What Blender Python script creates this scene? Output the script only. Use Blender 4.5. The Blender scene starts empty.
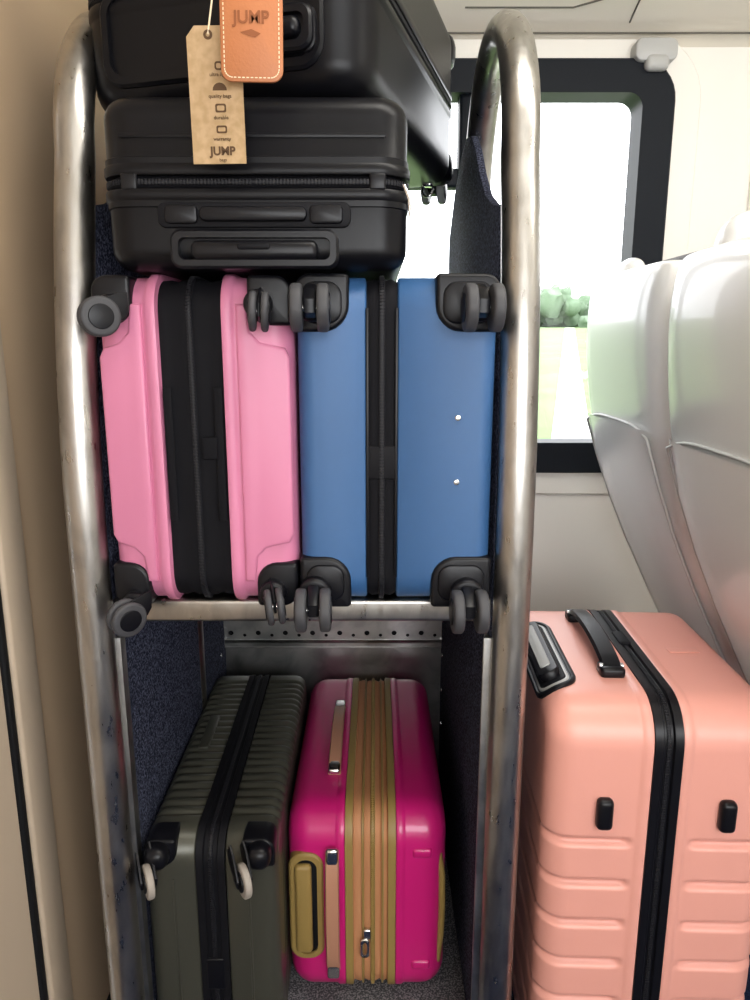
import bpy, bmesh, math, random
from mathutils import Vector, Matrix, Euler
random.seed(4)
H = 1.27
pi = math.pi
sc = bpy.context.scene
sc.view_settings.view_transform = 'Standard'

# ------------------------------------------------------------------ materials
def M(name, col, rough=.5, metal=0., bump=None, speck=None, coat=0., spec=.5, var=None, scratch=None):
    m = bpy.data.materials.new(name); m.use_nodes = True
    nt = m.node_tree; N = nt.nodes; Lk = nt.links
    b = N['Principled BSDF']
    b.inputs['Base Color'].default_value = (*col, 1)
    b.inputs['Roughness'].default_value = rough
    b.inputs['Metallic'].default_value = metal
    b.inputs['Specular IOR Level'].default_value = spec
    b.inputs['Coat Weight'].default_value = coat
    tc = N.new('ShaderNodeTexCoord')
    def noise(scale, detail=3, sc3=None):
        n = N.new('ShaderNodeTexNoise'); n.inputs['Scale'].default_value = scale
        n.inputs['Detail'].default_value = detail
        if sc3:
            mp = N.new('ShaderNodeMapping'); mp.inputs['Scale'].default_value = sc3
            Lk.new(tc.outputs['Object'], mp.inputs[0]); Lk.new(mp.outputs[0], n.inputs['Vector'])
        else:
            Lk.new(tc.outputs['Object'], n.inputs['Vector'])
        return n
    if bump:
        n = noise(bump[0], 4, bump[2] if len(bump) > 2 else None)
        bp = N.new('ShaderNodeBump'); bp.inputs['Strength'].default_value = bump[1]
        bp.inputs['Distance'].default_value = .001
        Lk.new(n.outputs['Fac'], bp.inputs['Height']); Lk.new(bp.outputs[0], b.inputs['Normal'])
    if speck:
        n = noise(speck[0], 2)
        r = N.new('ShaderNodeValToRGB')
        e = r.color_ramp.elements
        lo,hi = speck[2] if len(speck)>2 else (.38,.62)
        e[0].position = lo; e[0].color = (*col, 1)
        e[1].position = hi; e[1].color = (*speck[1], 1)
        Lk.new(n.outputs['Fac'], r.inputs[0]); Lk.new(r.outputs[0], b.inputs['Base Color'])
    if scratch:
        n = noise(scratch[0], 6, scratch[2]); n.inputs['Distortion'].default_value=.6
        r = N.new('ShaderNodeValToRGB'); e=r.color_ramp.elements
        e[0].position=.36; e[0].color=(*scratch[1],1); e[1].position=.56; e[1].color=(*col,1)
        Lk.new(n.outputs['Fac'], r.inputs[0]); Lk.new(r.outputs[0], b.inputs['Base Color'])
    if var:
        n = noise(var[0], 5, var[2] if len(var) > 2 else None)
        r = N.new('ShaderNodeMapRange')
        r.inputs['From Min'].default_value = .3; r.inputs['From Max'].default_value = .7
        r.inputs['To Min'].default_value = max(rough-var[1], .02); r.inputs['To Max'].default_value = rough+var[1]
        Lk.new(n.outputs['Fac'], r.inputs[0]); Lk.new(r.outputs[0], b.inputs['Roughness'])
    return m

m_pink   = M('pink_shell', (.62,.205,.34), .42, bump=(900,.15))
m_blue   = M('blue_shell', (.036,.110,.265), .42, bump=(1400,.40))
m_black  = M('black_shell', (.004,.004,.0055), .34, bump=(1100,.10), spec=.22)
m_blackg = M('black_plastic', (.005,.005,.007), .34, spec=.26)
m_blackm = M('black_matte', (.006,.006,.008), .6, spec=.15)
m_zip    = M('zip_tape', (.005,.005,.007), .7, bump=(2500,.4), spec=.15)
m_teeth  = M('zip_teeth', (.012,.012,.015), .5, spec=.25)
m_olive  = M('olive_grey_shell', (.072,.071,.055), .33, metal=.35, bump=(1200,.1))
m_mag    = M('magenta_shell', (.58,.012,.17), .32, coat=.3, bump=(900,.08))
m_gold   = M('olive_gold_trim', (.30,.20,.06), .5, bump=(600,.2))
m_orange = M('orange_zip_tape', (.52,.24,.11), .6, bump=(1800,.4))
m_handle = M('tan_grip', (.45,.22,.14), .45)
m_salmon = M('salmon_shell', (.76,.35,.285), .38, bump=(700,.12))
m_grey   = M('wheel_grey', (.045,.045,.05), .6)
m_tan    = M('wheel_tan', (.34,.30,.26), .6)
m_chrome = M('chrome', (.75,.75,.76), .2, metal=1)
m_steel  = M('brushed_steel', (.50,.48,.45), .33, metal=1, var=(14,.07,(6,6,2)), bump=(160,.12,(6,6,1.2)), scratch=(26,(.38,.36,.34),(1,1,.45)))
m_steelp = M('steel_plate', (.48,.48,.47), .36, metal=1, var=(9,.08), scratch=(20,(.36,.36,.36),(1,1,1)))
m_fabric = M('speckled_panel_fabric', (.010,.012,.024), .95, speck=(330,(.11,.12,.18),(.44,.66)), bump=(500,.4), spec=.1)
m_carpet = M('blue_carpet', (.008,.011,.028), .95, speck=(300,(.02,.03,.07)), spec=.1)
m_rackfl = M('speckled_rack_floor', (.030,.030,.036), .8, speck=(330,(.20,.19,.20),(.45,.65)))
m_wall   = M('cream_wall', (.82,.79,.73), .5, bump=(200,.05))
m_beige  = M('beige_wall', (.58,.42,.27), .5, bump=(200,.06))
m_beige2 = M('beige_pillar', (.50,.40,.30), .5, bump=(200,.06))
m_ceil   = M('ceiling_panel', (.76,.71,.61), .5)
m_rubber = M('black_rubber', (.008,.008,.009), .6, spec=.2)
m_frame  = M('window_frame_dark', (.004,.006,.010), .5, spec=.15)
m_seat   = M('seat_shell_white', (.88,.88,.87), .26, bump=(80,.03), coat=.3)
m_seatf  = M('seat_fabric_grey', (.10,.10,.11), .9, speck=(300,(.22,.22,.23)))
m_seatg  = M('seat_recess_grey', (.55,.55,.54), .5)
m_seam   = M('seam_dark', (.12,.11,.09), .7)
m_leather= M('tan_leather', (.44,.155,.055), .5, bump=(350,.35))
m_stitch = M('stitch_cream', (.85,.72,.5), .8)
m_kraft  = M('kraft_card', (.42,.28,.14), .8, bump=(200,.2), speck=(90,(.50,.34,.19)))
m_print  = M('brown_print', (.10,.05,.02), .8)
m_emboss = M('leather_emboss', (.25,.075,.02), .7)
m_grass  = M('grass', (.095,.165,.045), .9, speck=(.4,(.13,.21,.07)))
m_path   = M('pale_path', (.5,.5,.46), .9)
m_leaf   = M('tree_foliage', (.09,.14,.08), .9, speck=(.5,(.14,.20,.13)))
m_grip   = M('light_grey_plastic', (.42,.42,.41), .4)

g = bpy.data.materials.new('window_glass'); g.use_nodes = True
nt = g.node_tree; nt.nodes.clear()
o = nt.nodes.new('ShaderNodeOutputMaterial'); mx = nt.nodes.new('ShaderNodeMixShader')
t = nt.nodes.new('ShaderNodeBsdfTransparent'); gl = nt.nodes.new('ShaderNodeBsdfGlossy')
gl.inputs['Roughness'].default_value = .05; mx.inputs[0].default_value = .05
nt.links.new(t.outputs[0], mx.inputs[1]); nt.links.new(gl.outputs[0], mx.inputs[2]); nt.links.new(mx.outputs[0], o.inputs[0])
m_glass = g

# ------------------------------------------------------------------ helpers
def link(ob, parent=None):
    sc.collection.objects.link(ob)
    if parent: ob.parent = parent
    return ob
def empty(name, loc=(0,0,0), rot=(0,0,0), parent=None):
    e = bpy.data.objects.new(name, None); e.empty_display_size = .05
    e.location = loc; e.rotation_euler = rot
    return link(e, parent)
def from_bm(name, bm, mat, parent=None, loc=(0,0,0), rot=(0,0,0), smooth=True, angle=40):
    bmesh.ops.recalc_face_normals(bm, faces=bm.faces[:])
    me = bpy.data.meshes.new(name); bm.to_mesh(me); bm.free()
    if mat: me.materials.append(mat)
    if smooth:
        me.polygons.foreach_set('use_smooth', [True]*len(me.polygons))
        try: me.set_sharp_from_angle(angle=math.radians(angle))
        except Exception: pass
    ob = bpy.data.objects.new(name, me); ob.location = loc; ob.rotation_euler = rot
    return link(ob, parent)
def rbox(name, size, loc, bev, mat, parent=None, rot=(0,0,0), segs=3):
    bm = bmesh.new(); bmesh.ops.create_cube(bm, size=1)
    bmesh.ops.scale(bm, vec=size, verts=bm.verts)
    if bev > 0:
        bev = min(bev, min(size)*.49)
        bmesh.ops.bevel(bm, geom=bm.edges[:], offset=bev, segments=segs, profile=.5, affect='EDGES')
    return from_bm(name, bm, mat, parent, loc, rot)
def cyl(name, r, d, axis, loc, mat, parent=None, bev=.002, n=32, rot=None, r2=None):
    bm = bmesh.new()
    bmesh.ops.create_cone(bm, cap_ends=True, segments=n, radius1=r, radius2=r if r2 is None else r2, depth=d)
    if bev > 0:
        ed = [e for e in bm.edges if abs(e.verts[0].co.z-e.verts[1].co.z) < 1e-6]
        bmesh.ops.bevel(bm, geom=ed, offset=min(bev,d*.45), segments=3, profile=.5, affect='EDGES')
    if axis == 'x': bmesh.ops.rotate(bm, matrix=Matrix.Rotation(pi/2,3,'Y'), verts=bm.verts)
    if axis == 'y': bmesh.ops.rotate(bm, matrix=Matrix.Rotation(pi/2,3,'X'), verts=bm.verts)
    return from_bm(name, bm, mat, parent, loc, rot or (0,0,0))
def plate(name, pts, y0, y1, mat, parent=None, bev=.002, plane='xz', loc=(0,0,0), rot=(0,0,0), segs=2):
    bm = bmesh.new()
    def co(a,b,d):
        return {'xz':(a,d,b),'yz':(d,a,b),'xy':(a,b,d)}[plane]
    v = [bm.verts.new(co(a,b,y0)) for a,b in pts]
    f = bm.faces.new(v)
    r = bmesh.ops.extrude_face_region(bm, geom=[f])
    dv = Vector(co(0,0,y1-y0))
    vs = [x for x in r['geom'] if isinstance(x, bmesh.types.BMVert)]
    bmesh.ops.translate(bm, vec=dv, verts=vs)
    if bev > 0:
        k = {'xz':1,'yz':0,'xy':2}[plane]
        ed = [e for e in bm.edges if abs(e.verts[0].co[k]-e.verts[1].co[k]) < 1e-7]
        bmesh.ops.bevel(bm, geom=ed, offset=bev, segments=segs, profile=.5, affect='EDGES', clamp_overlap=True)
    return from_bm(name, bm, mat, parent, loc, rot)
def rrect(w, h, r, cx=0, cz=0, n=6, radii=None):
    rr = radii or (r,r,r,r)   # tr, tl, bl, br
    out = []
    for (sx, sz, a0, q) in ((1,1,0,rr[0]),(-1,1,90,rr[1]),(-1,-1,180,rr[2]),(1,-1,270,rr[3])):
        for i in range(n+1):
            a = math.radians(a0+90*i/n)
            out.append((cx+sx*(w/2-q)+q*math.cos(a), cz+sz*(h/2-q)+q*math.sin(a)))
    return out
def ring_frame(name, w, h, r, bar, y0, y1, cx, cz, mat, parent=None, bars=None):
    l,rt,t,b = bars or (bar,)*4
    outer = rrect(w,h,r,cx,cz,8)
    iw, ih = w-l-rt, h-t-b
    inner = rrect(iw,ih,max(r-bar*.7,min(.01,ih*.3)),cx+(l-rt)/2,cz+(b-t)/2,8)
    bm = bmesh.new(); R=[]
    e=min(.004,bar*.3,abs(y1-y0)*.4)
    def ring(pts, y): return [bm.verts.new((a,y,c)) for a,c in pts]
    o1=ring(outer,y1); o0=ring(outer,y0+e); 
    o0b=ring(rrect(w-2*e,h-2*e,max(r-e,.0005),cx,cz,8),y0)
    i0=ring(inner,y0); i1=ring(inner,y1)
    L=[o1,o0,o0b,i0,i1,o1]; n=len(outer)
    for A,B in zip(L[:-1],L[1:]):
        for i in range(n):
            bm.faces.new((A[i],A[(i+1)%n],B[(i+1)%n],B[i]))
    return from_bm(name,bm,mat,parent)
def tube(name, pts, r, mat, parent=None, cyclic=False, smooth=False, res=8):
    cu = bpy.data.curves.new(name,'CURVE'); cu.dimensions='3D'; cu.bevel_depth=r; cu.bevel_resolution=res
    cu.use_fill_caps=True
    s = cu.splines.new('POLY'); s.points.add(len(pts)-1)
    for p,c in zip(s.points,pts): p.co=(*c,1)
    s.use_cyclic_u=cyclic; s.use_smooth=True
    cu.materials.append(mat)
    tmp = bpy.data.objects.new(name, cu)
    sc.collection.objects.link(tmp)
    dg = bpy.context.evaluated_depsgraph_get()
    me = bpy.data.meshes.new_from_object(tmp.evaluated_get(dg))
    me.name=name
    me.polygons.foreach_set('use_smooth',[True]*len(me.polygons))
    bpy.data.objects.remove(tmp)
    ob = bpy.data.objects.new(name, me)
    return link(ob, parent)

# ---- suitcase shells
def outline(W, L, R, inset, na=8, ns=40, nb=5):
    w=W/2-inset; l=L/2-inset; r=max(R-inset,.003); p=[]
    for i in range(nb): p.append(((w-r)*i/nb, -l))
    for i in range(na+1):
        a=-pi/2+pi/2*i/na; p.append((w-r+r*math.cos(a), -(l-r)+r*math.sin(a)))
    for i in range(1,ns): p.append((w, -(l-r)+2*(l-r)*i/ns))
    for i in range(na+1):
        a=pi/2*i/na; p.append((w-r+r*math.cos(a), (l-r)+r*math.sin(a)))
    for i in range(nb-1,-1,-1): p.append(((w-r)*i/nb, l))
    return p
def perm(mode):
    return {'stand':lambda t,w,l:(t,w,l),'side':lambda t,w,l:(t,l,w),'flat':lambda t,w,l:(w,l,t)}[mode]
def loft(name, W, L, R, prof, mode, mat, parent, cap=True, rib=None, ns=40):
    P=perm(mode); bm=bmesh.new(); rings=[]
    sgn = 1 if prof[-1][0]>prof[0][0] else -1
    for (x,ins) in prof:
        o=outline(W,L,R,ins,ns=ns); n=len(o)
        full=o+[(-a,b) for a,b in reversed(o[1:-1])]
        vs=[]
        for a,b in full:
            xx=x
            if rib:
                d=rib(b,abs(x))
                if abs(a)>1e-6: a-= math.copysign(min(d,abs(a)),a)
                if (x,ins)==prof[-1] : xx=x-sgn*d
            vs.append(bm.verts.new(P(xx,a,b)))
        rings.append(vs)
    m=len(rings[0])
    for A,B in zip(rings[:-1],rings[1:]):
        for i in range(m):
            bm.faces.new((A[i],A[(i+1)%m],B[(i+1)%m],B[i]))
    if cap:
        r=rings[-1]
        for j in range(n-1):
            a,b=r[j],r[j+1]
            c=r[(m-(j+1))%m] if j+1<n-1 else r[n-1]
            d=r[(m-j)%m]
            q=[]
            for v in (a,b,c,d):
                if v not in q: q.append(v)
            if len(q)>=3: bm.faces.new(q)
    return from_bm(name,bm,mat,parent,angle=50)
def prof_half(b, T, e, s, lip=0., flat=(), n=7):
    pr=[(b*.9,.010)]
    if lip: pr+=[(b,.0),(b,-lip),(b+.002,-lip-.001),(b+.011,-lip-.001),(b+.014,-lip*.4),(b+.017,0)]
    else: pr+=[(b,.002),(b+.002,0)]
    pr+=[(x,0) for x in flat if x>pr[-1][0] and x<T-e]
    for i in range(n+1):
        a=pi/2*i/n; pr.append((T-e+e*math.sin(a), e*(1-math.cos(a))))
    return [(s*x,i) for x,i in pr]
def case_body(parent, W, L, R, b, TL, TR, e, mode, mat, lip=0, rib=None, ns=40, flat=(), bandmat=None, teeth=True, bandprof=None, tx=0., teethmat=None):
    loft('shell_a',W,L,R,prof_half(b,TL,e,-1,lip,flat),mode,mat,parent,rib=rib,ns=ns)
    loft('shell_b',W,L,R,prof_half(b,TR,e,1,lip,flat),mode,mat,parent,rib=rib,ns=ns)
    bp = bandprof or [(-b,.006),(-b*.6,.002),(-b*.3,.003),(b*.3,.003),(b*.6,.002),(b,.006)]
    loft('zip_band',W,L,R,bp,mode,bandmat or m_zip,parent,cap=False)
    if teeth:
        loft('zip_ridge',W,L,R,[(tx-.0045,.004),(tx-.0035,.0005),(tx-.001,-.0015),(tx+.001,-.0015),(tx+.0035,.0005),(tx+.0045,.004)],mode,teethmat or m_teeth,parent,cap=False)
        P=perm(mode); o=outline(W,L,R,-.0015); full=[Vector(q) for q in o]+[Vector((-a,c)) for a,c in reversed(o[1:-1])]
        bm=bmesh.new(); step=.0042; acc=0
        for i in range(len(full)):
            A=full[i]; B=full[(i+1)%len(full)]; d=B-A; l=d.length
            if l<1e-6: continue
            t=step-acc
            while t<l:
                p=A+d*(t/l); u=d/l; nn=Vector((-u.y,u.x))
                vs=[]
                for sx in (-.003,.003):
                    for su in (-.001,.001):
                        for sn in (-.001,.001):
                            q=p+u*su+nn*sn
                            vs.append(bm.verts.new(P(tx+sx,q.x,q.y)))
                for f in ((0,1,3,2),(4,6,7,5),(0,4,5,1),(2,3,7,6),(0,2,6,4),(1,5,7,3)):
                    bm.faces.new([vs[k] for k in f])
                t+=step
            acc=(acc+l)%step
        from_bm('zip_tooth_row',bm,teethmat or m_teeth,parent,smooth=False)

def caster(parent, loc, rot=(0,0,0), r=.028, gap=.032, th=.014, wm=None, k=1, single=False):
    """caster; axle along local x, mount towards local +y (case face)"""
    e=empty('caster_%d'%k,loc,rot,parent)
    if single:
        cyl('wheel_tyre',r,th,'x',(0,0,0),wm or m_grey,e,bev=.003)
        for s in (-1,1):
            cyl('wheel_cap',r*.60,.003,'x',(s*(th/2+.001),0,0),m_blackg,e,bev=.001)
            pts=[(-.007,-.006),(.004,-.010),(.040,.000),(.050,.010),(.046,.030),(.030,.028),(-.004,.008)]
            x=s*(th/2+.005)
            plate('fork_arm',pts,x-.002,x+.002,m_blackg,e,bev=.001,plane='yz')
        cyl('axle',.004,th+.016,'x',(0,0,0),m_blackg,e,bev=0)
        return e
    for s in (-1,1):
        cyl('wheel_tyre',r,th,'x',(s*gap/2,0,0),wm or m_grey,e,bev=.004)
        cyl('wheel_cap',r*.62,.003,'x',(s*(gap/2+th/2),0,0),m_blackg,e,bev=.001)
    cyl('axle',.004,gap,'x',(0,0,0),m_chrome,e,bev=0)
    pts=[(-.010,-.006),(.004,-.012),(.030,-.004),(.036,.006),(.036,.030),(.026,.030),(.004,.022),(-.010,.010)]
    plate('fork',[(y,z) for y,z in pts],-(gap-th)/2+.001,(gap-th)/2-.001,m_blackg,e,bev=min(.003,(gap-th)*.3),plane='yz')
    return e
def guard(parent, cx, cz, w, h, y, dep, sx, sz, k, mat=None, ri=.028, ro=.02):
    radii={(1,1):(ro,.006,ri,.006),(-1,1):(.006,ro,.006,ri),(-1,-1):(ri,.006,ro,.006),(1,-1):(.006,ri,.006,ro)}[(sx,sz)]
    plate('corner_guard_%d'%k, rrect(w,h,0,cx,cz,6,radii), y, y+dep, mat or m_blackg, parent, bev=.005,segs=3)

# ================================================================== ROOM
ROOMX0,ROOMX1=-.51,2.2
rbox('floor',(ROOMX1-ROOMX0+.1,3.3,.05),((ROOMX0+ROOMX1)/2,.35,-.025),0,m_carpet)
WY=1.9
def wall_part(x0,x1,z0,z1,k):
    rbox('panel_%d'%k,(x1-x0,.045,z1-z0),((x0+x1)/2,WY+.0225,(z0+z1)/2),0,m_wall,wall)
wall=empty('wall_window')
ow=[(-.11,.67),(1.03,1.81)]; zo0,zo1=H-.30,H+.61
wall_part(ROOMX0-.05,ROOMX1,0,zo0,1); wall_part(ROOMX0-.05,ROOMX1,zo1,2.3,2)
wall_part(ROOMX0-.05,ow[0][0],zo0,zo1,3); wall_part(ow[0][1],ow[1][0],zo0,zo1,4); wall_part(ow[1][1],ROOMX1,zo0,zo1,5)
for wi,(a,b) in enumerate(ow):
    cx=(a+b)/2; cz=H+.154
    w=empty('window_%d'%(wi+1))
    ring_frame('surround_trim',1.0,1.11,.15,.07,WY-.012,WY+.01,cx,cz,m_wall,w)
    ring_frame('frame',.86,.984,.09,.08,WY-.035,WY+.045,cx,cz,m_frame,w,bars=(.08,.078,.074,.08))
    rbox('mullion',(.045,.06,.86),(cx-.055,WY+.012,cz),.008,m_frame,w)
    rbox('transom',(.30,.05,.045),(cx-.055-.17,WY+.012,H+.39),.008,m_frame,w)
    rbox('glass',(.80,.006,.90),(cx,WY+.030,cz),0,m_glass,w)
lw=empty('wall_left')
rbox('rear_panel',(.04,.90,2.35),(ROOMX0-.02,1.455,1.175),0,m_beige,lw)
rbox('pillar',(.05,.068,2.35),(ROOMX0-.018,.968,1.175),.006,m_beige2,lw)
rbox('seal',(.05,.014,2.35),(ROOMX0-.022,.924,1.175),.003,m_rubber,lw)
rbox('front_panel',(.04,2.2,2.35),(ROOMX0-.02,-.19,1.175),.0,m_beige2,lw)
rbox('baseboard_left',(.012,.88,.05),(ROOMX0+.006,1.45,.025),.003,m_rubber)
rbox('wall_right',(.05,3.3,2.35),(ROOMX1+.025,.35,1.175),0,m_wall)
ob=empty('wall_opposite')
rbox('low',(2.8,.05,1.0),(.85,-1.3,.5),0,m_wall,ob); rbox('high',(2.8,.05,.45),(.85,-1.3,2.12),0,m_wall,ob)
rbox('side_a',(.25,.05,.9),(-.42,-1.3,1.45),0,m_wall,ob); rbox('side_b',(.5,.05,.9),(1.95,-1.3,1.45),0,m_wall,ob)
rbox('ceiling',(2.8,2.8,.04),(.85,.05,2.32),0,m_ceil)
cv=empty('trim_coving')
def quad(name,pts,mat,parent):
    bm=bmesh.new(); bm.faces.new([bm.verts.new(p) for p in pts]); return from_bm(name,bm,mat,parent,smooth=False)
prof=[(1.905,H+.675),(1.885,H+.695),(1.84,H+.71),(1.74,H+.745),(1.60,H+.82),(1.45,H+.93),(1.36,H+1.06)]
bm=bmesh.new(); A=[bm.verts.new((ROOMX0,y,z)) for y,z in prof]; B=[bm.verts.new((ROOMX1,y,z)) for y,z in prof]
for i in range(len(prof)-1): bm.faces.new((A[i],A[i+1],B[i+1],B[i]))
from_bm('coving_skin',bm,m_ceil,cv,angle=70)
tube('seam_1',[(ROOMX0,1.868,H+.698),(ROOMX1,1.868,H+.698)],.002,m_seam,cv)
for i,x in enumerate((.58,1.3)):
    tube('seam_cross_%d'%i,[(x,y-.001,z-.001) for y,z in prof[2:]],.002,m_seam,cv)
tube('seam_2',[(.2,1.80,H+.7235),(.44,1.80,H+.7235),(.50,1.775,H+.730),(.54,1.74,H+.7435),(.56,1.68,H+.776)],.002,m_seam,cv)
hk=empty('coat_hook')
plate('hook_base',rrect(.10,.05,.018,.652,H+.660),WY-.05,WY-.005,m_grip,hk,bev=.008)
rbox('hook_lip',(.055,.03,.035),(.655,WY-.04,H+.632),.012,m_grip,hk)

# ================================================================== OUTSIDE (gently rising field)
GZ=-1.15; SL=.033
def gz(y): return GZ+SL*(y-2.6)
quad('field',[(-300,2.6,gz(2.6)),(400,2.6,gz(2.6)),(400,260,gz(260)),(-300,260,gz(260))],m_grass,None)
quad('footpath',[(.85,4,gz(4)+.01),(1.60,4,gz(4)+.01),(43,160,gz(160)+.03),(41,160,gz(160)+.03)],m_path,None)
bm=bmesh.new()
for i in range(600):
    y=random.uniform(165,200); x=random.uniform(-40,170)
    r=random.uniform(1.2,3.4)
    ret=bmesh.ops.create_icosphere(bm,subdivisions=2,radius=r)
    h=random.uniform(0,1)**1.4*7*(.7+.3*math.sin(x*.35))
    for v in ret['verts']:
        v.co*= random.uniform(.78,1.18); v.co+=Vector((x,y,gz(y)+r*.7+h))
from_bm('tree_line',bm,m_leaf)

# ================================================================== LUGGAGE RACK
rack=empty('luggage_rack')
XL,XR=-.394,.191
YF,YB=.955,1.45
def yf(z):
    q=max(0,z-H+.27); return YF+.27*q*q
ZA=H+.24
YA=yf(ZA); RA=(YB-YA)/2; RH=.212
def arch(x):
    p=[(x,YF,.02)]
    nst=24
    for i in range(1,nst): 
        z=.02+(ZA-.02)*i/nst; p.append((x,yf(z),z))
    for i in range(0,29):
        a=pi-pi*i/28
        p.append((x,(YA+YB)/2+RA*math.cos(a),ZA+RH*math.sin(a)))
    p.append((x,YB,.6)); p.append((x,YB,.1))
    return p
tube('tube_frame_a',arch(XL),.0255,m_steel,rack,res=12)
tube('tube_frame_b',arch(XR),.0255,m_steel,rack,res=12)
PL,PR=-.3805,.1715
for x,xp,nm in ((XL,PL,'a'),(XR,PR,'b')):
    pts=[(YF+.012,.05),(1.70,.05),(1.70,H+.22),(1.60,H+.30),(1.50,H+.345),(1.42,H+.36),(1.35,H+.345),(1.29,H+.31),(1.23,H+.26),(1.16,H+.215),(1.09,H+.19)]
    pts+=[(yf(z)+.014,z) for z in (H+.175,H+.1,H,H-.15,H-.27)]
    plate('side_panel_'+nm,pts,xp-.006,xp+.006,m_fabric,rack,bev=.002,plane='yz')
    s=1 if x<0 else -1
    hh=H-.415-.08
    rbox('edge_strip_'+nm,(.026,.006,hh),(xp+s*.003,YF+.014,hh/2+.08),.001,m_steelp,rack)
    rbox('edge_flange_'+nm,(.003,.035,hh),(xp+s*.0085,YF+.030,hh/2+.08),.001,m_steelp,rack)
    cyl('floor_flange_'+nm,.045,.012,'z',(x,YF,.012),m_steelp,rack)
    for i in range(6):
        cyl('bolt_%s_%d'%(nm,i),.005,.004,'x',(xp+s*.009,1.62,.35+.09*i),m_chrome,rack,bev=.001,n=12)
ix0,ix1=PL+.006,PR-.006; icx=(ix0+ix1)/2; iw=ix1-ix0
SZ=H-.360
rbox('shelf_deck',(iw,.70,.006),(icx,1.335,SZ-.004),.001,m_steelp,rack)
rbox('shelf_front_bar',(iw+.02,.030,.034),(icx,.992,SZ-.018),.006,m_steel,rack,segs=4)
def perforated(name,x0,x1,z0,z1,y,holes,mat,parent,zc):
    bm=bmesh.new()
    cw=(x1-x0)/holes; ch=cw
    zr=zc-ch/2
    def q(*p): bm.faces.new([bm.verts.new(v) for v in p])
    for i in range(holes):
        cx=x0+cw*(i+.5); cz=zc; r=.0065 if i%2==0 else .0045; n=16
        sq=[];ci=[]
        for k in range(n):
            a=2*pi*k/n+pi/4
            c,s=math.cos(a),math.sin(a); m=max(abs(c),abs(s))
            sq.append((cx+c/m*cw/2,y,cz+s/m*ch/2)); ci.append((cx+c*r,y,cz+s*r-(0 if i%2==0 else .006)))
        for k in range(n): q(sq[k],sq[(k+1)%n],ci[(k+1)%n],ci[k])
    q((x0,y,zr+ch),(x1,y,zr+ch),(x1,y,z1),(x0,y,z1)); q((x0,y,z0),(x1,y,z0),(x1,y,zr),(x0,y,zr))
    bmesh.ops.remove_doubles(bm,verts=bm.verts,dist=1e-5)
    bmesh.ops.solidify(bm,geom=bm.faces[:],thickness=.002)
    return from_bm(name,bm,mat,parent,smooth=False)
perforated('back_sheet_upper',ix0,ix1,H-.745,SZ-.01,1.680,16,m_steelp,rack,H-.708)
rbox('back_sheet_lower',(iw,.003,H-.745-.10),(icx,1.690,(H-.745+.10)/2),0,m_steelp,rack)
rbox('back_sheet_fold',(iw,.012,.004),(icx,1.685,H-.746),.001,m_steelp,rack)
rbox('back_backing',(iw,.004,SZ-.1),(icx,1.702,(SZ+.1)/2),0,m_blackm,rack)
rbox('upper_back_sheet',(iw,.006,.30),(icx,1.69,SZ+.15),0,m_steelp,rack)
RZ=H-1.17
rbox('rack_floor',(iw,.72,.05),(icx,1.335,RZ-.025),.003,m_rackfl,rack)
rbox('rack_floor_kick',(iw,.01,RZ-.005),(icx,.985,(RZ-.005)/2),.002,m_steelp,rack)

# ================================================================== PINK CASE
W,L=.440,.55
CZ=H-.3585+W/2
c=empty('pink_suitcase',(-.238,.95+L/2,CZ))
case_body(c,W,L,.045,.042,.121,.132,.028,'side',m_pink,lip=.004,
  bandprof=[(-.042,.010),(-.040,.004),(-.030,.003),(-.022,.006),(-.012,.002),(-.006,.003),(.006,.003),(.012,.002),(.022,.006),(.030,.003),(.040,.004),(.042,.010)])
fy=-L/2
for s,T in ((-1,.121),(1,.132)):
    i0=.060; i1=T-.010
    pp=[(i0,-.185),(i0+.014,-.185),(i0+.018,-.150),(i0+.030,-.137),(i1,-.130),(i1+.006,-.118),(i1+.006,.118),(i1,.130),(i0+.030,.137),(i0+.018,.150),(i0+.014,.185),(i0,.185)]
    pts=[(s*a,b) for a,b in pp]
    if s<0: pts=pts[::-1]
    plate('end_panel_%d'%(s+2),pts,fy-.005,fy+.01,m_pink,c,bev=.0045,segs=3)
    rbox('strap_%d'%(s+2),(.012,.004,.18),(s*.033,fy+.0,-.01),.002,m_zip,c)
rbox('zip_tab',(.020,.006,.030),(.02,fy-.002,.0),.002,m_zip,c)
k=0
for s,cx,w in ((-1,-.096,.050),(1,.104,.056)):
    for z in (1,-1):
        k+=1; guard(c,cx,z*(W/2-.031),w,.062,fy-.006,.075,s,z,k)
for k,(px,pz,rt) in enumerate(((-.100,W/2-.048,(0,0,-1.0)),(.096,W/2-.042,(0,.04,.10)),(-.095,-W/2-.000,(0,.10,-.80)),(.104,-W/2+.016,(0,-.1,.20)))):
    cyl('swivel_%d'%k,.018,.02,'y',(px*.95,fy-.012,pz+.006),m_blackg,c,bev=.005)
    caster(c,(px,fy-.038,pz-.004),rt,r=.0245,gap=.015,th=.009,k=k+1)

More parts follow.
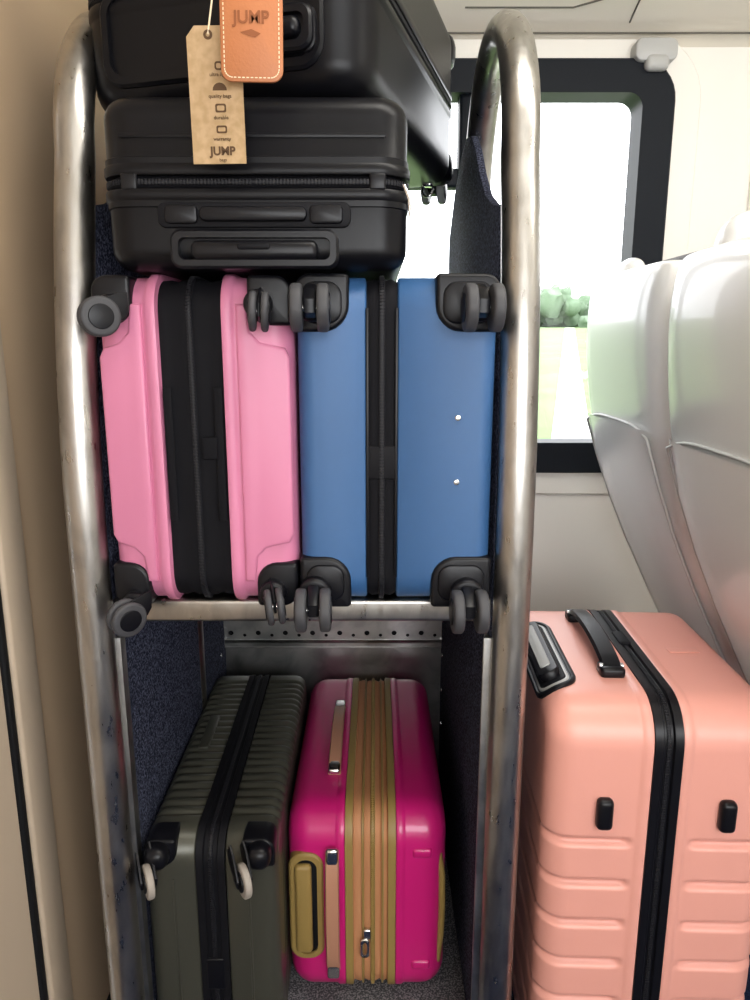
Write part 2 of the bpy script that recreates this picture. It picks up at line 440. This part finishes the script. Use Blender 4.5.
# ================================================================== BLUE CASE
c=empty('blue_suitcase',(.009,.95+L/2,CZ))
case_body(c,W,L,.042,.021,.1105,.149,.022,'side',m_blue,teeth=True)
for s in (-1,1):
    rbox('band_edge_%d'%(s+2),(.004,.003,.36),(s*.019,fy+.001,0),.001,m_blackg,c)
rbox('zip_joint',(.040,.006,.045),(0,fy+.003,-.02),.002,m_blackm,c)
k=0
for s,cx,w in ((-1,-.077,.070),(1,.109,.082)):
    for z in (1,-1):
        k+=1; guard(c,cx,z*(W/2-.034),w,.072,fy-.006,.08,s,z,k,ri=.034)
        plate('guard_rim_%d'%k,rrect(w-.018,.052,.018,cx,z*(W/2-.034)),fy-.010,fy,m_blackg,c,bev=.004)
for k,(px,pz) in enumerate(((-.088,W/2-.040),(.122,W/2-.040),(-.091,-W/2+.012),(.116,-W/2+.010))):
    cyl('swivel_%d'%k,.022,.022,'y',(px,fy-.014,pz+(.004 if k<2 else .012)),m_blackg,c,bev=.005)
    caster(c,(px,fy-.046,pz-.002),(0,0,.04),r=.029,gap=.032,th=.0145,k=k+1)
for z in (.040,-.046):
    cyl('rivet',.0042,.004,'y',(.100,fy-.001,z),m_chrome,c,bev=.0015,n=20)
for i,z in enumerate((-.05,.06)):
    rbox('foot_%d'%i,(.004,.03,.02),(.149,.1,z),.001,m_blackg,c)

# ================================================================== MID BLACK CASE (lying flat)
W,L=.374,.55
c=empty('black_suitcase',(-.147,.935+L/2,H+.085+.103))
case_body(c,W,L,.040,.008,.101,.100,.026,'flat',m_black,lip=.003)
fy=-L/2
loft('shell_waist_a',W+.004,L+.004,.042,[(-.030,.004),(-.028,0),(-.020,0),(-.018,.004)],'flat',m_black,c,cap=False)
loft('shell_waist_b',W+.004,L+.004,.042,[(.018,.004),(.020,0),(.028,0),(.030,.004)],'flat',m_black,c,cap=False)
plate('carry_handle_base',rrect(.235,.030,.010,0,-.038),fy-.006,fy+.01,m_blackm,c,bev=.003)
plate('carry_handle_grip',rrect(.130,.017,.008,0,-.038),fy-.016,fy-.004,m_blackg,c,bev=.004)
for s in (-1,1): plate('carry_handle_end_%d'%(s+2),rrect(.040,.022,.006,s*.088,-.038),fy-.011,fy,m_blackg,c,bev=.003)
ring_frame('telescopic_bezel',.205,.046,.014,.010,fy-.012,fy+.01,0,-.078,m_blackg,c)
rbox('telescopic_handle',(.155,.022,.024),(0,fy-.006,-.080),.009,m_blackg,c,segs=4)
rbox('telescopic_button',(.04,.012,.008),(0,fy-.013,-.076),.003,m_blackm,c)
plate('shell_ridge',rrect(.32,.005,.0025,0,.052),fy-.0014,fy+.01,m_black,c,bev=.0012)
for i,s in enumerate((-1,1)):
    rbox('hinge_%d'%i,(.02,.006,.02),(s*.15,fy-.001,.0),.003,m_blackg,c)
tube('zip_pull',[(.182,fy-.002,-.004),(.188,fy-.006,-.02),(.190,fy-.006,-.040)],.0022,m_chrome,c)
for k,(sx,sz) in enumerate(((-1,-1),(1,-1),(-1,1),(1,1))):
    caster(c,(sx*.145,-fy+.030,sz*.060),(0,0,pi),k=k+1)

# ================================================================== TOP BLACK CASE
W,L,T=.392,.60,.135
ang=-.275
fcx,fcy=-.199,.985
c=empty('black_suitcase',(fcx-math.sin(ang)*L/2, fcy+math.cos(ang)*L/2, H+.291+T),(0,0,ang))
case_body(c,W,L,.055,.008,T,T,.036,'flat',m_black,lip=.002)
fy=-L/2
ring_frame('handle_recess_rim',.300,.115,.03,.012,fy-.006,fy+.01,-.005,-.052,m_black,c)
plate('handle_recess_panel',rrect(.105,.052,.014,.085,-.068),fy-.010,fy+.01,m_blackg,c,bev=.004)
ring_frame('telescopic_bezel',.100,.050,.016,.010,fy-.018,fy,.085,-.068,m_blackg,c)
rbox('telescopic_handle',(.080,.022,.022),(.080,fy-.014,-.068),.009,m_blackg,c,segs=4)
rbox('carry_handle',(.150,.020,.026),(-.02,fy-.028,.060),.009,m_blackg,c,segs=4)
for s in (-1,1): rbox('carry_handle_mount_%d'%(s+2),(.03,.034,.03),(-.02+s*.08,fy-.014,.060),.008,m_blackg,c)
for k,(sx,sz) in enumerate(((-1,-1),(1,-1),(-1,1),(1,1))):
    guard_z=sz*(T-.035)
    rbox('wheel_housing_%d'%k,(.07,.06,.06),(sx*(W/2-.034),-fy-.02,guard_z),.02,m_blackg,c)
    caster(c,(sx*(W/2-.045),-fy+.036,guard_z-.030 if sz<0 else guard_z),(0,0,pi),r=.026,wm=m_grip,k=k+1)
tube('side_latch_ring',[(W/2-.04+.010*math.cos(a),-fy-.05+.004*math.sin(a),-T-.010+.012*math.sin(a)) for a in [2*pi*i/16 for i in range(16)]],.002,m_chrome,c,cyclic=True)
rbox('side_latch',(.018,.02,.014),(W/2-.04,-fy-.05,-T+.002),.004,m_chrome,c)

# ---- tags hanging from the top case handle
def text(name,body,size,loc,mat,parent,ext=.0003,rot=0):
    cu=bpy.data.curves.new(name,'FONT'); cu.body=body; cu.size=size; cu.extrude=ext
    cu.align_x='CENTER'; cu.align_y='CENTER'; cu.offset=.0004 if size>.01 else 0
    cu.materials.append(mat)
    ob=bpy.data.objects.new(name,cu); ob.location=loc; ob.rotation_euler=(pi/2,rot,0)
    return link(ob,parent)
tg=empty('kraft_paper_tag',(-.177,.885,H+.267),(0,math.radians(-.6),0))
plate('card',[(-.030,-.070),(.030,-.070),(.030,.060),(.020,.071),(-.021,.071),(-.030,.060)],-.0006,.0006,m_kraft,tg,bev=0)
text('tag_lettering','JUMP',.0125,(.004,-.0012,-.057),m_print,tg)
text('tag_small_print','bags',.005,(.004,-.0012,-.066),m_print,tg)
for i,s in enumerate(('ultra light','quality bags','durable','warranty')):
    text('tag_line_%d'%i,s,.0055,(.004,-.0012,.022-.022*i),m_print,tg)
plate('icon_umbrella',[(-.008,0)]+[( -.008*math.cos(pi*i/8), .008*math.sin(pi*i/8)) for i in range(1,8)]+[(.008,0)],-.0010,-.0006,m_print,tg,bev=0,loc=(.004,0,.006))
ring_frame('icon_bag',.012,.009,.002,.0018,-.0010,-.0006,.004,-.012,m_print,tg)
ring_frame('icon_ticket',.012,.008,.002,.0018,-.0010,-.0006,.004,-.034,m_print,tg)
ring_frame('icon_lock',.009,.009,.003,.0018,-.0010,-.0006,.004,.031,m_print,tg)
ring_frame('eyelet',.010,.010,.0049,.0025,-.0014,-.0004,-.006,.062,m_print,tg)
tube('string',[(-.006,-.001,.062),(.000,.004,.10),(.008,.03,.16),(.015,.052,.21),(.018,.075,.24)],.0010,m_stitch,tg)
tl=empty('leather_luggage_tag',(-.132,.862,H+.324),(0,math.radians(1.0),0))
plate('leather',rrect(.067,.108,.012),-.002,.002,m_leather,tl,bev=.0012,loc=(0,0,.004))
bm=bmesh.new(); o=[Vector(p) for p in rrect(.059,.100,.009,0,.004)]
for i in range(len(o)):
    A,B=o[i],o[(i+1)%len(o)]; d=B-A
    n=int(d.length/.0045)
    if n<1: n=1
    for j in range(n):
        p=A+d*((j+.5)/n); u=d.normalized(); w=Vector((-u.y,u.x)); hl=min(.0014,d.length*.4)
        vs=[bm.verts.new((q.x,-.0026,q.y)) for q in (p+u*hl+w*.0005,p-u*hl+w*.0005,p-u*hl-w*.0005,p+u*hl-w*.0005)]
        bm.faces.new(vs)
from_bm('stitching',bm,m_stitch,tl,smooth=False)
text('embossed_lettering','JUMP',.017,(0,-.0024,.012),m_emboss,tl)
plate('embossed_swoosh',[(-.012,0),(0,.003),(.010,-.001),(.004,-.005),(-.004,-.003)],-.0025,-.002,m_emboss,tl,bev=0,loc=(0,0,-.002))
bm=bmesh.new(); prev=None
for (y,z) in ((.000,.045),(.006,.070),(.022,.100),(.046,.130),(.066,.150),(.080,.166),(.098,.170),(.110,.160)):
    ring=[bm.verts.new((sx*.007-.002*z*10,y,z)) for sx in (-1,1)]+[bm.verts.new((sx*.007-.002*z*10,y+.003,z-.002)) for sx in (1,-1)]
    if prev:
        for k in range(4): bm.faces.new((prev[k],prev[(k+1)%4],ring[(k+1)%4],ring[k]))
    prev=ring
from_bm('strap',bm,m_leather,tl)

# ================================================================== OLIVE GREY RIBBED CASE
W,L=.404,.605
c=empty('dark_olive_suitcase',(-.266,.995+L/2,H-1.17+W/2),(0,0,.014))
def rib_o(l,x):
    a=L/2-.055
    if abs(l)>a: return 0
    f=min(1,(a-abs(l))/.01)
    return f*.0045*(.5+.5*math.cos(2*pi*l/.0235))**1.6
case_body(c,W,L,.045,.024,.107,.107,.024,'side',m_olive,rib=rib_o,ns=190,
   bandprof=[(-.024,.010),(-.023,-.002),(-.012,-.002),(-.010,.002),(.010,.002),(.012,-.002),(.023,-.002),(.024,.010)],bandmat=m_blackm)
fy=-L/2
k=0
for s in (-1,1):
    for z in (1,-1):
        k+=1; guard(c,s*.078,z*(W/2-.024),.052,.050,fy-.004,.05,s,z,k)
        rbox('caster_housing_%d'%k,(.038,.042,.040),(s*.080,fy-.010,z*(W/2-.020)),.017,m_blackg,c,segs=5)
        caster(c,(s*.080+(-.006 if s<0 else -.020),fy-.040,z*(W/2-.022)-.020),(.45,0,.50),r=.026,th=.011,wm=m_tan,k=k,single=True)
rbox('tsa_lock',(.03,.006,.06),(.0,fy+.0,-.05),.003,m_blackg,c)
for s in (-1,1):
    rbox('end_rib',(.004,.003,.26),(s*.060,fy-.000,-.0),.001,m_olive,c)
rbox('side_handle_base',(.020,.12,.005),(-.066,.02,W/2-.001),.002,m_olive,c)

# ================================================================== MAGENTA CASE
W,L=.376,.56
c=empty('magenta_suitcase',(-.008,1.090+L/2,H-1.17+W/2))
case_body(c,W,L,.060,.045,.146,.134,.042,'side',m_mag,lip=.002,bandmat=m_orange,tx=.004,teethmat=m_gold,
   bandprof=[(-.045,.010),(-.043,-.001),(-.032,-.001),(-.029,.005),(-.018,.002),(-.012,.006),(-.004,.003),(.010,.003),(.016,.006),(.022,.002),(.029,.005),(.032,-.001),(.043,-.001),(.045,.010)])
fy=-L/2
for s in (-1,1):
    loft('gold_piping_%d'%(s+2),W,L,.060,[(s*.045,.006),(s*.044,-.003),(s*.036,-.0035),(s*.031,-.003),(s*.030,.006)],'side',m_gold,c,cap=False)
loft('centre_piping',W,L,.060,[(-.016,.006),(-.015,-.001),(-.012,-.001),(-.011,.006)],'side',m_gold,c,cap=False)
loft('centre_piping_2',W,L,.060,[(.019,.006),(.020,-.001),(.023,-.001),(.024,.006)],'side',m_gold,c,cap=False)
ring_frame('telescopic_bezel',.060,.215,.026,.011,fy-.006,fy+.02,-.112,.01,m_gold,c)
plate('telescopic_well',rrect(.042,.195,.018,-.112,.01),fy-.001,fy+.02,m_blackm,c,bev=.002)
rbox('telescopic_handle',(.030,.016,.178),(-.117,fy-.006,.01),.008,m_gold,c,segs=4)
def strap_handle(par,x,p0,p1,axis):
    n=12; bm=bmesh.new(); prev=None
    for i in range(n+1):
        t=i/n; s=p0+(p1-p0)*t; h=.020*math.sin(pi*t)**.5+.003
        ring=[]
        for dx,dh in ((-.012,0),(-.010,.006),(.010,.006),(.012,0),(.010,-.002),(-.010,-.002)):
            ring.append(bm.verts.new((x+dx, fy-h-dh, s) if axis=='end' else (x+dx, s, W/2+h+dh)))
        if prev:
            for k in range(6): bm.faces.new((prev[k],prev[(k+1)%6],ring[(k+1)%6],ring[k]))
        else: bm.faces.new(ring)
        prev=ring
    bm.faces.new(prev)
    from_bm('carry_strap_'+axis,bm,m_handle,par)
    for j,s in enumerate((p0,p1)):
        d=.018*(1 if j==0 else -1)
        if axis=='end': rbox('strap_clip_end_%d'%j,(.022,.012,.040),(x,fy-.012,s+d*.6),.005,m_chrome,par)
        else: rbox('strap_clip_top_%d'%j,(.022,.040,.012),(x,s+d*.6,W/2+.012),.005,m_chrome,par)
strap_handle(c,-.066,-.120,.125,'end')
strap_handle(c,-.068,-.16,.09,'top')
tube('gold_edge_trim',[(.121,fy+.018,-.12),(.126,fy+.013,-.06),(.127,fy+.011,0),(.126,fy+.013,.06),(.119,fy+.020,.11)],.006,m_gold,c)
rbox('zip_slider',(.014,.010,.020),(-.006,fy-.003,-.045),.003,m_chrome,c)
ring_frame('zip_pull',.016,.038,.006,.004,fy-.010,fy-.007,-.010,-.072,m_chrome,c)
for i,z in enumerate((.115,-.115)):
    rbox('foot_%d'%i,(.035,.014,.02),(.09,fy+.004,z),.006,m_mag,c)

# ================================================================== SALMON CASE
W,L,T=.43,.708,.168
SE=.040
c=empty('salmon_suitcase',(.425,.925+W/2,.056+L/2),(0,0,-.035))
grooves=[.140-.070*i for i in range(7)]
def rib_s(l,x):
    d=0
    for gz_ in grooves:
        u=abs(l-gz_)
        if u<.011: d=max(d,.0085*(.5+.5*math.cos(pi*u/.011)))
    f=max(0,min(1,(x-.040)/.012))
    return d*f
case_body(c,W,L,.062,.021,T,T,SE,'stand',m_salmon,rib=rib_s,ns=220,flat=(.030,.038,.042,.046,.050,.056,.07,.09,.11),lip=.002,
   bandprof=[(-.021,.010),(-.020,-.004),(-.008,-.004),(-.006,.0),(.006,.0),(.008,-.004),(.020,-.004),(.021,.010)],bandmat=m_blackg)
for s,x in ((-1,-.085),(1,.090)):
    rbox('stopper_%d'%(s+2),(.024,.018,.050),(x,-W/2-.005,.192),.008,m_blackg,c,segs=4)
    rbox('stopper_low_%d'%(s+2),(.024,.018,.050),(x,-W/2-.005,-.255),.008,m_blackg,c,segs=4)
zt=L/2
bm=bmesh.new(); prev=None; n=16
for i in range(n+1):
    t=i/n; y=-.105+.235*t; h=.010+.016*math.sin(pi*t)**.6
    ring=[bm.verts.new((-.054+dx,y,zt+h+dh)) for dx,dh in ((-.016,0),(-.013,.006),(.013,.006),(.016,0),(.013,-.003),(-.013,-.003))]
    if prev:
        for k in range(6): bm.faces.new((prev[k],prev[(k+1)%6],ring[(k+1)%6],ring[k]))
    else: bm.faces.new(ring)
    prev=ring
bm.faces.new(prev); from_bm('carry_handle',bm,m_blackg,c)
for i,y in enumerate((-.100,.125)):
    rbox('handle_mount_%d'%i,(.038,.034,.018),(-.054,y,zt+.006),.006,m_blackg,c)
    cyl('handle_pin_%d'%i,.004,.036,'x',(-.054,y,zt+.013),m_chrome,c,bev=0)
def wrap(u,v,h):
    if u<0: return (-(T-SE)-u, v, zt+h)
    a=u/SE
    if a<=pi/2: return (-(T-SE)-(SE+h)*math.sin(a), v, zt-SE+(SE+h)*math.cos(a))
    return (-T-h, v, zt-SE-(u-SE*pi/2))
def oval(name,hu,hv,hs,mat,uc=.020,vc=-.022):
    bm=bmesh.new(); rings=[]
    for (f,h) in hs:
        ring=[]
        du=hu-(1-f)*hu; dv=hv-(1-f)*hu
        for (a,b) in rrect(2*du,2*dv,du*.98,0,0,12):
            ring.append(bm.verts.new(wrap(uc+a,vc+b,h)))
        rings.append(ring)
    m=len(rings[0])
    for A,B in zip(rings[:-1],rings[1:]):
        for i in range(m): bm.faces.new((A[i],A[(i+1)%m],B[(i+1)%m],B[i]))
    L_=rings[-1]; lo,hi=12,13
    while True:
        l2,h2=lo-1,hi+1
        if h2-l2>=m: break
        q=[L_[lo%m],L_[hi%m],L_[h2%m],L_[l2%m]]
        if len(set(q))==4:
            bm.faces.new(q)
        else: break
        lo,hi=l2,h2
    bmesh.ops.remove_doubles(bm,verts=bm.verts,dist=1e-6)
    return from_bm(name,bm,mat,c)
oval('telescopic_bezel',.036,.128,[(1,-.001),(.99,.003),(.92,.005),(.80,.005),(.76,.0025),(.5,.0015),(.1,.0015)],m_blackg)
oval('telescopic_well',.026,.118,[(1,.002),(.9,.0035),(.1,.0035)],m_grip)
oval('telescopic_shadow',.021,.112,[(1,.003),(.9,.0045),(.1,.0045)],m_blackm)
oval('telescopic_grip',.014,.100,[(1,.004),(.97,.014),(.8,.017),(.1,.018)],m_blackg)
oval('grip_inlay',.006,.080,[(1,.017),(.9,.0195),(.1,.0195)],m_grip)
rbox('logo_plate',(.05,.02,.002),(.09,-.01,zt+.001),.0008,m_salmon,c)
rbox('tsa_lock',(.02,.05,.006),(.0,.03,zt+.004),.003,m_blackm,c)
for i,(sx,sy) in enumerate(((-1,-1),(1,-1),(-1,1),(1,1))):
    cyl('caster_cup_%d'%i,.028,.022,'z',(sx*.115,sy*.155,-L/2-.003),m_blackg,c,bev=.006)
    caster(c,(sx*.115,sy*.155,-L/2-.029),(-pi/2,0,0),r=.026,gap=.03,th=.013,k=i+1)

# ================================================================== SEATS
def train_seat(y0,y1,knob_y,kz,ks):
    s=empty('train_seat',(0,(y0+y1)/2,0))
    hw=(y1-y0)/2
    P=[(-.86,.80,.90,.035),(-.78,.765,.93,.038),(-.66,.705,.95,.042),(-.56,.655,.97,.045),(-.46,.605,.98,.048),(-.36,.560,.99,.050),(-.26,.522,1,.052),(-.16,.495,1,.054),(-.06,.480,1,.055),(.02,.474,.99,.054),(.07,.475,.98,.050),(.108,.480,.97,.044),(.130,.488,.95,.036),(.140,.500,.92,.024)]
    bm=bmesh.new(); prev=None; n=56
    for z,x,w,t in P:
        ring=[]
        for i in range(n):
            a=2*pi*i/n; ca,sa=math.cos(a),math.sin(a)
            cx=math.copysign(abs(ca)**.70,ca); sy=math.copysign(abs(sa)**.26,sa)
            ring.append(bm.verts.new((x+t+t*cx, hw*w*sy, H+z)))
        if prev:
            for i in range(n): bm.faces.new((prev[i],prev[(i+1)%n],ring[(i+1)%n],ring[i]))
        else: bm.faces.new(ring)
        prev=ring
    bm.faces.new(prev)
    ob=from_bm('back_shell',bm,m_seat,s,angle=80)
    md=ob.modifiers.new('sub','SUBSURF'); md.levels=1; md.render_levels=2
    Q=[(z,x) for z,x,w,t in P if -.80<z<-.14]
    bm=bmesh.new(); prev=None
    for z,x in Q:
        k=0.80
        row=[]
        for j in range(11):
            yy=-hw*k+2*hw*k*j/10
            bow=.012*(1-(abs(yy)/(hw*k))**4)
            row.append(bm.verts.new((x-.002-bow, yy, H+z)))
        if prev:
            for j in range(10): bm.faces.new((prev[j],prev[j+1],row[j+1],row[j]))
        prev=row
    from_bm('moulded_back_panel',bm,m_seat,s,angle=80)
    zt_,xt_=Q[-1]
    jt=[(xt_-.001,yy,H+zt_+.004-.02*(abs(yy)/(hw*.82))**4) for yy in [hw*.82*(j/6-1) for j in range(0,13)]]
    pts=[(x-.000,-hw*.82,H+z) for z,x in Q[:-1]]+jt+[(x-.000,hw*.82,H+z) for z,x in reversed(Q[:-1])]
    tube('panel_joint',pts,.003,m_seatg,s)
    rbox('headrest',(.085,hw*1.55,.26),(.635,0,H+.040),.035,m_seatf,s,rot=(0,-.04,0),segs=4)
    rbox('back_cushion',(.10,hw*1.7,.60),(.735,0,H-.40),.04,m_seatf,s,rot=(0,-.36,0),segs=4)
    rbox('seat_cushion',(.50,hw*1.85,.12),(1.10,0,.47),.045,m_seatf,s,segs=4)
    rbox('seat_pan',(.52,hw*1.8,.05),(1.09,0,.395),.02,m_seat,s)
    rbox('pedestal',(.12,.08,.37),(1.1,0,.185),.02,m_grip,s)
    rbox('pedestal_foot',(.36,.10,.02),(1.1,0,.010),.006,m_grip,s)
    ky=knob_y-(y0+y1)/2
    bm=bmesh.new(); bmesh.ops.create_uvsphere(bm,u_segments=24,v_segments=14,radius=1)
    for v in bm.verts:
        v.co.x*=.030*ks; v.co.y*=.050; v.co.z*=.036*ks
        if v.co.z<0: v.co.z*=1.5
    from_bm('corner_grip',bm,m_seat,s,loc=(.535,ky,H+kz),rot=(0,.3,0))
    return s
train_seat(1.265,1.72,1.58,.138,.9)
train_seat(.80,1.250,1.105,.142,1.15)

# ================================================================== LIGHT
w=bpy.data.worlds.new('World'); sc.world=w; w.use_nodes=True
bg=w.node_tree.nodes['Background']; bg.inputs[0].default_value=(.95,.97,1,1); bg.inputs[1].default_value=6.5
def area(name,loc,rot,sx,sy,p,col):
    l=bpy.data.lights.new(name,'AREA'); l.shape='RECTANGLE'; l.size=sx; l.size_y=sy; l.energy=p; l.color=col
    o=bpy.data.objects.new(name,l); o.location=loc; o.rotation_euler=rot; return link(o)
area('daylight_opposite_window',(.6,-1.25,1.5),(math.radians(84),0,0),1.7,.9,16,(1,.99,.97))
area('added_ceiling_fill',(.9,.6,2.27),(0,0,0),1.8,.25,24,(1,.96,.89))  # added fill light, no fixture there; brightens the window wall and seats

# ================================================================== CAMERA
cam=bpy.data.cameras.new('Camera'); co=bpy.data.objects.new('Camera',cam); sc.collection.objects.link(co)
cam.sensor_fit='VERTICAL'; cam.sensor_height=36; cam.lens=36*722/1000; cam.clip_start=.02; cam.clip_end=2000
co.location=(0,0,H); co.rotation_euler=(pi/2-math.atan(.22),0,0)
sc.camera=co
